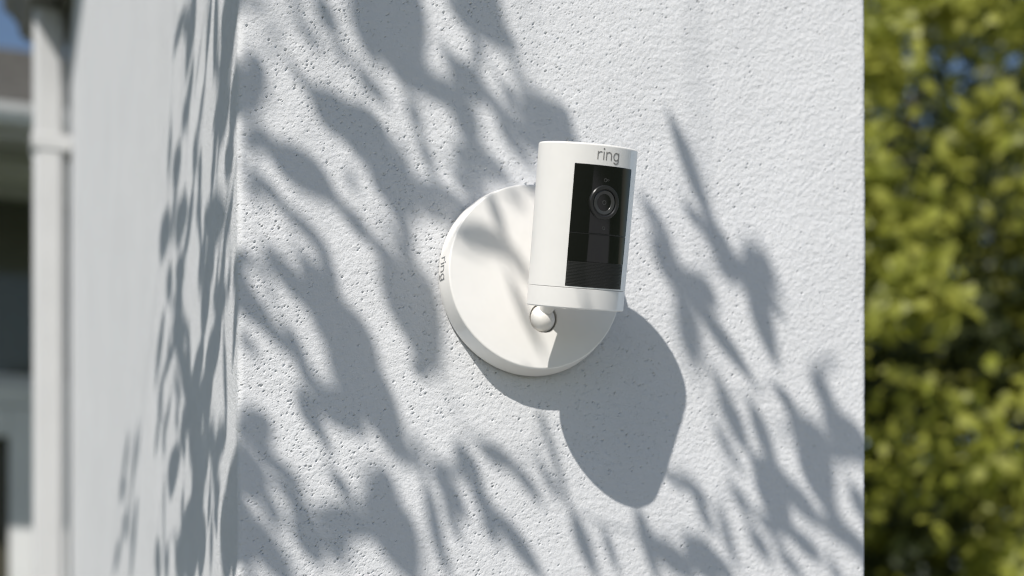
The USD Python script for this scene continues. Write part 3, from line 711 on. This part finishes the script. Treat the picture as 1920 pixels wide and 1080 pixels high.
for side, rows_ in ((0, FRONT_LEAVES), (1, SIDE_LEAVES)):
    shapes = [(np.array(r) / 1000.0, 0) for r in rows_]
    for r in rows_:                       # slimmer leaves hanging further out, softer in their shade
        if rg.random() < (0.6 if side == 0 else 1.0):
            q = np.array(r) / 1000.0; th_ = rg.normal(0, 0.14 if side == 0 else 0.05); c_, s_ = math.cos(th_), math.sin(th_)
            sh = rg.uniform(-0.6, 0.6) if side == 0 else rg.uniform(-1.5, 1.5); lg = rg.uniform(0.45, 0.95); wd = rg.uniform(0.18, 0.34) if side == 0 else rg.uniform(0.22, 0.45)
            q2 = q.copy(); q2[:2] += q[4:] * sh + q[2:4] * rg.uniform(-0.4, 0.4)
            q2[2:4] = lg * (c_ * q[2] - s_ * q[3]), lg * (s_ * q[2] + c_ * q[3]); q2[4:] = wd * q[4:]
            shapes.append((q2, 1))
    for r, outer_ in shapes:
        cu, cz_, au, az, bu, bz2 = r
        g = 1.10 if side == 0 else 1.22
        curve = rg.normal(0, 0.05)
        uu = np.concatenate([[cu + au * (q - .5) + (0.5 * w_ * sg * g + curve * math.sin(PI * q)) * bu for q, w_ in zip(tt, pf)] for sg in (1, 0, -1)])
        zz_ = np.concatenate([[cz_ + az * (q - .5) + (0.5 * w_ * sg * g + curve * math.sin(PI * q)) * bz2 for q, w_ in zip(tt, pf)] for sg in (1, 0, -1)])
        Pw = np.stack([uu, 0 * uu, zz_ + H], 1) if side == 0 else np.stack([np.full_like(uu, XC), uu, zz_ + H], 1)
        c = Pw.mean(0)
        tilt = rg.normal(0, 0.22, 3)
        for s_base in np.arange((0.80 if side == 0 else 0.58) + 0.28 * rg.random() + 0.3 * outer_, 3.2, 0.05):
            off = Pw - c
            s_ = s_base - off @ SUN + off @ tilt
            s_ += np.concatenate([np.zeros(9), -0.0025 * pf, np.zeros(9)])
            Q = Pw + s_[:, None] * SUN
            if frame_ok(Q).all(): break
        k = len(verts) * 27
        verts.append(Q); cents.append(Q.mean(0)); tips.append(Q[9])
        for row in (0, 9):
            for q in range(8): faces += [[k + row + q, k + row + q + 1, k + row + 10 + q], [k + row + q, k + row + 10 + q, k + row + 9 + q]]
cents, tips = np.array(cents), np.array(tips)
# more foliage of the same crown, only where its shade misses the walls in view
n = 5200
c = np.array([-2.9, -1.25, 5.1]) + unit(rg.standard_normal((n, 3))) * (rg.random((n, 1)) ** 0.4) * np.array([1.25, 1.2, 1.15])
tf = c[:, 1] / SUN[1]; hx, hz = c[:, 0] - tf * SUN[0], c[:, 2] - tf * SUN[2]
ts = (c[:, 0] - XC) / SUN[0]; hy, hz2 = c[:, 1] - ts * SUN[1], c[:, 2] - ts * SUN[2]
hitf = (hx > XC - 0.1) & (hx < XR + 0.15) & (hz > H - 0.35) & (hz < H + 0.4)
hitl = (hy > -0.05) & (hy < 2.4) & (hz2 > H - 0.6) & (hz2 < H + 1.2)
c = c[~hitf & ~hitl & frame_ok(c, 0.12)]
n = len(c); ax = unit(rg.standard_normal((n, 3)) + np.array([0.3, 0.3, -0.8])); nr_ = unit(rg.standard_normal((n, 3)) + np.array([-.4, -.5, .7]))
Ls = 0.075 * (0.7 + 0.6 * rg.random(n))
extra = leaf_quads(c, nr_, ax, Ls, Ls * 0.3)
dap = trimesh.Trimesh(np.vstack(verts), np.array(faces), process=False)
obj("crown", cat(dap, extra), "leaf_green", hang)
# trunk, limbs and twigs
tb = np.array([-3.2, -0.95, 0.0])
obj("trunk", tube([tb + (0, 0, -.05), tb + (0.03, 0.02, 1.2), tb + (-0.03, -0.04, 2.6), tb + (0.04, 0.0, 4.0), tb + (0.1, 0.0, 5.4), tb + (0.2, 0.0, 6.6)], [0.10, 0.085, 0.07, 0.06, 0.045, 0.012], 12), "bark", hang, smooth=True)
from scipy.cluster.vq import kmeans2
ctr, lab = kmeans2(cents, 8, seed=3, minit="++")
twig = []
hub0 = np.array([0.03, 0.0, H + 1.7]) + SUN * 3.1
for q in range(len(ctr)):
    idx = np.where(lab == q)[0]
    if not len(idx): continue
    k_ = idx[np.argmin(np.linalg.norm(cents[idx] - ctr[q], axis=1))]
    node = tips[k_]
    obj("limb", tube([hub0, hub0 * .6 + node * .4 + (0, 0, 0.02), node + SUN * 0.9, node], [0.0022, 0.0012, 0.0008, 0.0006], 7), "bark", hang, smooth=True)
# twigs run from leaf to nearest leaf, as a branching spray
from scipy.sparse.csgraph import minimum_spanning_tree
from scipy.spatial.distance import cdist
flat = tips - (tips @ SUN)[:, None] * SUN
mst = minimum_spanning_tree(cdist(flat, flat) + 0.02 * np.abs((tips @ SUN)[:, None] - (tips @ SUN)[None])).tocoo()
for i_, j_ in zip(mst.row, mst.col):
    twig.append(tube([tips[i_], tips[j_]], [0.0007, 0.0007], 4, False))
obj("twigs", cat(twig), "bark", hang)
obj("limb", tube([tb + (0.17, 0, 6.3), tb + (0.45, -0.1, 7.6), tb * .5 + hub0 * .5 + (0, 0, 4.6), hub0 + (-0.1, 0, 0.5), hub0], [0.03, 0.028, 0.02, 0.008, 0.0028], 8), "bark", hang, smooth=True)
